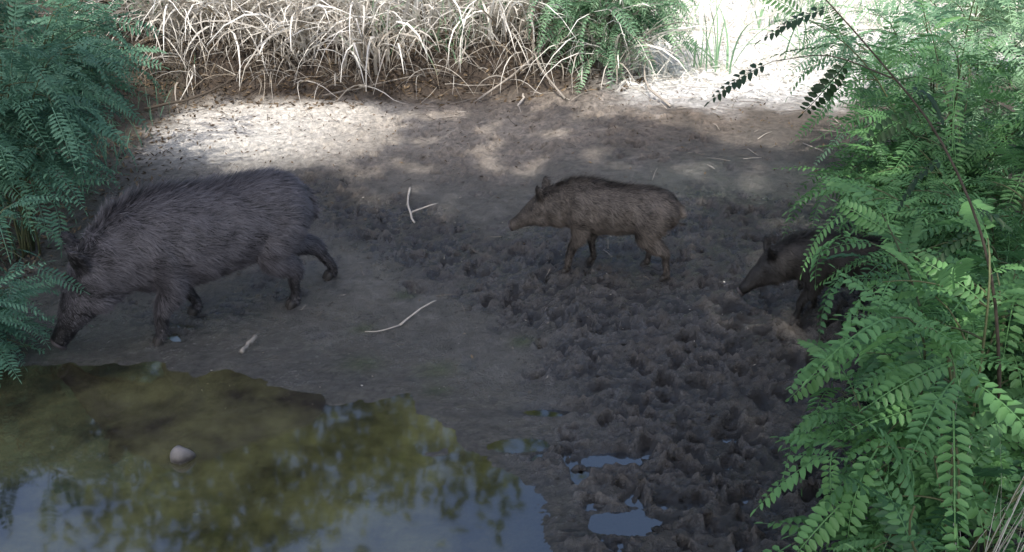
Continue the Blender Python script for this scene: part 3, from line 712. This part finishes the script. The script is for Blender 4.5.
    mane = sstep(.58, .66, LL[:, 2]) * np.exp(-(LL[:, 1] / .07)**2) * sstep(-.6, .0, LL[:, 0])
    d = d + n_ * (r.uniform(.12, .5, nfur) + .4 * mane)[:, None]
    ln = s * (.050 + .02 * mane) * r.uniform(.5, 1.4, nfur) * (1 - .6 * sstep(.20, .08, LL[:, 2])) * (1 - .62 * sstep(.62, .85, LL[:, 0]))
    sd_ = np.cross(d, n_); sd_ /= np.linalg.norm(sd_, axis=1)[:, None] + 1e-9
    wd = .0023 * (.5 + .5 * s)
    base_ = p - n_ * .001
    V = np.stack([base_ + sd_ * wd, base_ - sd_ * wd, base_ + d * ln[:, None]], 1).reshape(-1, 3)
    tint = np.clip(tn + r.normal(.0, .32, nfur), 0, 1); tint = np.repeat(tint, 3); tint[2::3] = np.clip(tint[2::3] + .18, 0, 1)
    make_mesh('bristle_coat', V, None, np.arange(3 * nfur).reshape(-1, 3), mat, False, {'tint': tint}, par)
    Vh = np.concatenate(hooves.V)
    make_mesh('hooves', W(Vh), np.concatenate(hooves.Q), np.concatenate(hooves.T), M_hoof, True, {'tint': np.full(len(Vh), .5)}, par)
    def lift(p): p = np.array(p, float).reshape(-1, 3); p[:, 2] += np.array([base(x) / s for x in p[:, 0]]); return p
    he = np.array(hp[2][:3])
    for sd in (1, -1):
        c_ = he + hs * sd * .088 + hu * .055 - ht * .01
        make_mesh('eye', W(lift(IV * .0115 + c_)), None, IF, M_eye, True, None, par)
    tip = np.array(hp[-1][:3]); hd_ = np.array(hp[-1][:3]) - np.array(hp[-3][:3]); hd_ /= np.linalg.norm(hd_)
    V, Qd, T3 = loft([tip - hd_ * .012, tip - hd_ * .002, tip + hd_ * .010, tip + hd_ * .014], [.040, .050, .048, .038], [.044, .054, .052, .040], seg=18)
    make_mesh('snout_disc', W(lift(V)), Qd, T3, M_snout, True, {'tint': np.full(len(V), .5)}, par)
    for sd in (1, -1):
        V, Qd, T3 = loft([tip + hd_ * .010 + hs * sd * .018, tip + hd_ * .0155 + hs * sd * .018], [.009, .009], [.013, .013], seg=10)
        make_mesh('nostril', W(lift(V)), Qd, T3, M_eye, True, None, par)
    return par

boar('wild_boar', -1.61, 4.78, math.radians(211), 1.0, {'fl': (.38, 0), 'fr': (.10, 0), 'hl': (-.48, 0), 'hr': (-.84, 0)}, (.20, -.05), M_furS, 1, 85000, xs=.84)
boar('wild_boar_piglet', .55, 5.06, math.radians(163), .63, {'fl': (.42, 0), 'fr': (.20, 0), 'hl': (-.60, 0), 'hr': (-.36, 0)}, (-.14, 0), M_furP, 2, 42000, young=1, vox=.014, xs=.87, up=.12)
boar('wild_boar_piglet', 1.66, 4.50, math.radians(176), .56, {'fl': (.42, 0), 'fr': (.20, 0), 'hl': (-.36, 0), 'hr': (-.55, 0)}, (.08, 0), M_furD, 4, 30000, young=1, vox=.015, xs=.88, up=.11)

# ---------------------------------------------------------------- sun direction, trees
el = math.radians(55); S = np.array([-.30, -.95, 0]); S /= np.linalg.norm(S); S = S * math.cos(el); S[2] = math.sin(el)

def leaf_cards(c, r, size, nrm=None):
    n = len(c); d = r.normal(0, 1, (n, 3)); d /= np.linalg.norm(d, axis=1)[:, None]
    e = np.cross(d, r.normal(0, 1, (n, 3))); e /= np.linalg.norm(e, axis=1)[:, None]
    s = r.uniform(*size, n)[:, None]
    V = np.stack([c - d * s, c + e * s * .5, c + d * s, c - e * s * .5], 1).reshape(-1, 3)
    return V
def tree_skeleton(A, base, top, r0, limbs, r):
    base = np.array(base, float); top = np.array(top, float)
    mids = [base + (top - base) * t + r.normal(0, .15, 3) * (0 < t < 1) for t in np.linspace(0, 1, 6)]
    P, RR = dense(mids, [[r0 * (1 - .8 * t)] for t in np.linspace(0, 1, 6)], 4)
    A.add(*loft(P, RR[:, 0], seg=10, ref=(1, .1, 0)))
    for e in limbs:
        e = np.array(e, float); k = r.integers(len(P) // 3, len(P) - 4); p0 = P[k]
        pm = p0 * .5 + e * .5 + [0, 0, .3]
        PL, RL = dense([p0, pm, e], [[r0 * .3], [r0 * .16], [r0 * .06]], 5); A.add(*loft(PL, RL[:, 0], seg=7, ref=(.3, .2, .5)))

# shade trees behind the camera; added unseen, crowns shaped to cast the shade and leave sun patches
def shade_density(x, y):
    n = fbm(x, y, .9, 3, 91); n2 = fbm(x, y, 2.4, 2, 93); n5 = fbm(x, y, 3.2, 2, 95)
    d = np.ones_like(x)
    pat = ((x + 2.0) / 1.2)**2 + ((y - 7.9) / .95)**2
    d *= sstep(.9, 1.2, pat + .35 * n2)
    yb = np.interp(x, [-6, -3, -1, .3, 1.0, 2.0, 3.0, 5], [8.9, 8.8, 8.8, 8.5, 7.8, 7.1, 6.4, 5.8])
    d *= 1 - sstep(-.15, .15, y - yb + .45 * n)
    dap = sstep(1.4, .9, ((x + .35) / 1.35)**2 + ((y - 7.45) / 1.35)**2); d *= 1 - dap * sstep(.06, .12, n5)
    d *= 1 - ((x > 1.0) & (y < 7)) * sstep(.03, .12, n5)
    d *= 1 - .9 * ((x < -2.3)) * sstep(.08, .18, n5)
    return d
def shade_trees():
    r = np.random.default_rng(55)
    n = 92000
    gxs = r.uniform(-6.0, 5.5, n); gys = r.uniform(0, 10.0, n); z = r.uniform(9.5, 12.5, n)
    k = r.random(n) < shade_density(gxs, gys)
    gxs, gys, z = gxs[k], gys[k], z[k]
    c = np.stack([gxs, gys, 0 * z], -1) + S[None, :] * (z / S[2])[:, None]
    mx = np.median(c[:, 0])
    for nm, sel, tb in (('shade_caster_tree', c[:, 0] < mx, (-6.0, -8.5, 0)), ('shade_caster_tree', c[:, 0] >= mx, (1.0, -7.5, 0))):
        par = bpy.data.objects.new(nm, None); scene.collection.objects.link(par)
        cc = c[sel]; V = leaf_cards(cc, r, (.09, .15))
        make_mesh('crown', V, np.arange(len(V)).reshape(-1, 4), None, M_leafTree, False, {'tint': np.repeat(r.random(len(cc)), 4)}, par)
        A = Acc(); ctr = cc.mean(0)
        tree_skeleton(A, (tb[0], tb[1], -.2), (ctr[0] * .6 + tb[0] * .4, ctr[1] * .6 + tb[1] * .4, 11), .30, cc[r.integers(0, len(cc), 12)], r)
        A.build('trunk', M_bark, True, par)
shade_trees()

def back_tree(name, x, y, h, w, seed, n=4200):
    r = np.random.default_rng(seed); par = bpy.data.objects.new(name, None); scene.collection.objects.link(par)
    nc = 22; cl = np.stack([x + r.normal(0, w * .42, nc), y + r.normal(0, w * .42, nc), r.uniform(h * .28, h * .95, nc)], -1)
    cl[:, :2] = np.array([x, y]) + (cl[:, :2] - [x, y]) * (1.1 - .5 * (cl[:, 2:] / h))
    i = r.integers(0, nc, n); c = cl[i] + r.normal(0, 1, (n, 3)) * [.7, .7, .5]
    V = leaf_cards(c, r, (.12, .22))
    make_mesh('crown', V, np.arange(len(V)).reshape(-1, 4), None, M_leafTree, False, {'tint': np.repeat(np.clip(r.random(nc)[i] * .6 + r.random(n) * .4, 0, 1), 4)}, par)
    A = Acc(); z0 = float(H(x, y)); tree_skeleton(A, (x, y, z0 - .2), (x + r.normal(0, .3), y, h * .85), .16, cl[:12], r); A.build('trunk', M_bark, True, par)
for i, (x, y, h, w) in enumerate([(-9, 16.5, 11, 4.5), (-5.4, 17.2, 12.5, 3.8), (-2.2, 18, 11.5, 3.4), (2.2, 18.5, 7.2, 3.6), (6, 17.5, 8.0, 4.2), (10.5, 16, 8, 4.5), (-10.5, 9, 6, 3.5), (11, 8.5, 6, 3.5)]):
    back_tree('ash_tree', x, y, h, w, 300 + i)

# ---------------------------------------------------------------- light
w = bpy.data.worlds.new('World'); scene.world = w; w.use_nodes = True
nt = w.node_tree; bg = nt.nodes['Background']
sky = nt.nodes.new('ShaderNodeTexSky'); sky.sky_type = 'NISHITA'; sky.sun_disc = False
sky.sun_elevation = el; sky.sun_rotation = math.atan2(S[0], S[1]); sky.altitude = 100; sky.dust_density = 4
nt.links.new(sky.outputs[0], bg.inputs[0]); bg.inputs[1].default_value = .33
sl = bpy.data.lights.new('sun', 'SUN'); sl.energy = 5; sl.angle = math.radians(.5); sl.color = (1, .95, .87)
so = bpy.data.objects.new('sun', sl); scene.collection.objects.link(so)
so.rotation_euler = Vector(S).to_track_quat('Z', 'Y').to_euler(); so.location = (0, -8, 15)

# ---------------------------------------------------------------- camera
cd = bpy.data.cameras.new('camera'); cam = bpy.data.objects.new('camera', cd); scene.collection.objects.link(cam)
cam.location = (0, 0, 2.5); cam.rotation_euler = (math.radians(65), 0, 0)
cd.sensor_width = 36; cd.lens = 36 * 983 / 1024; cd.clip_start = .05; cd.clip_end = 1500
scene.camera = cam
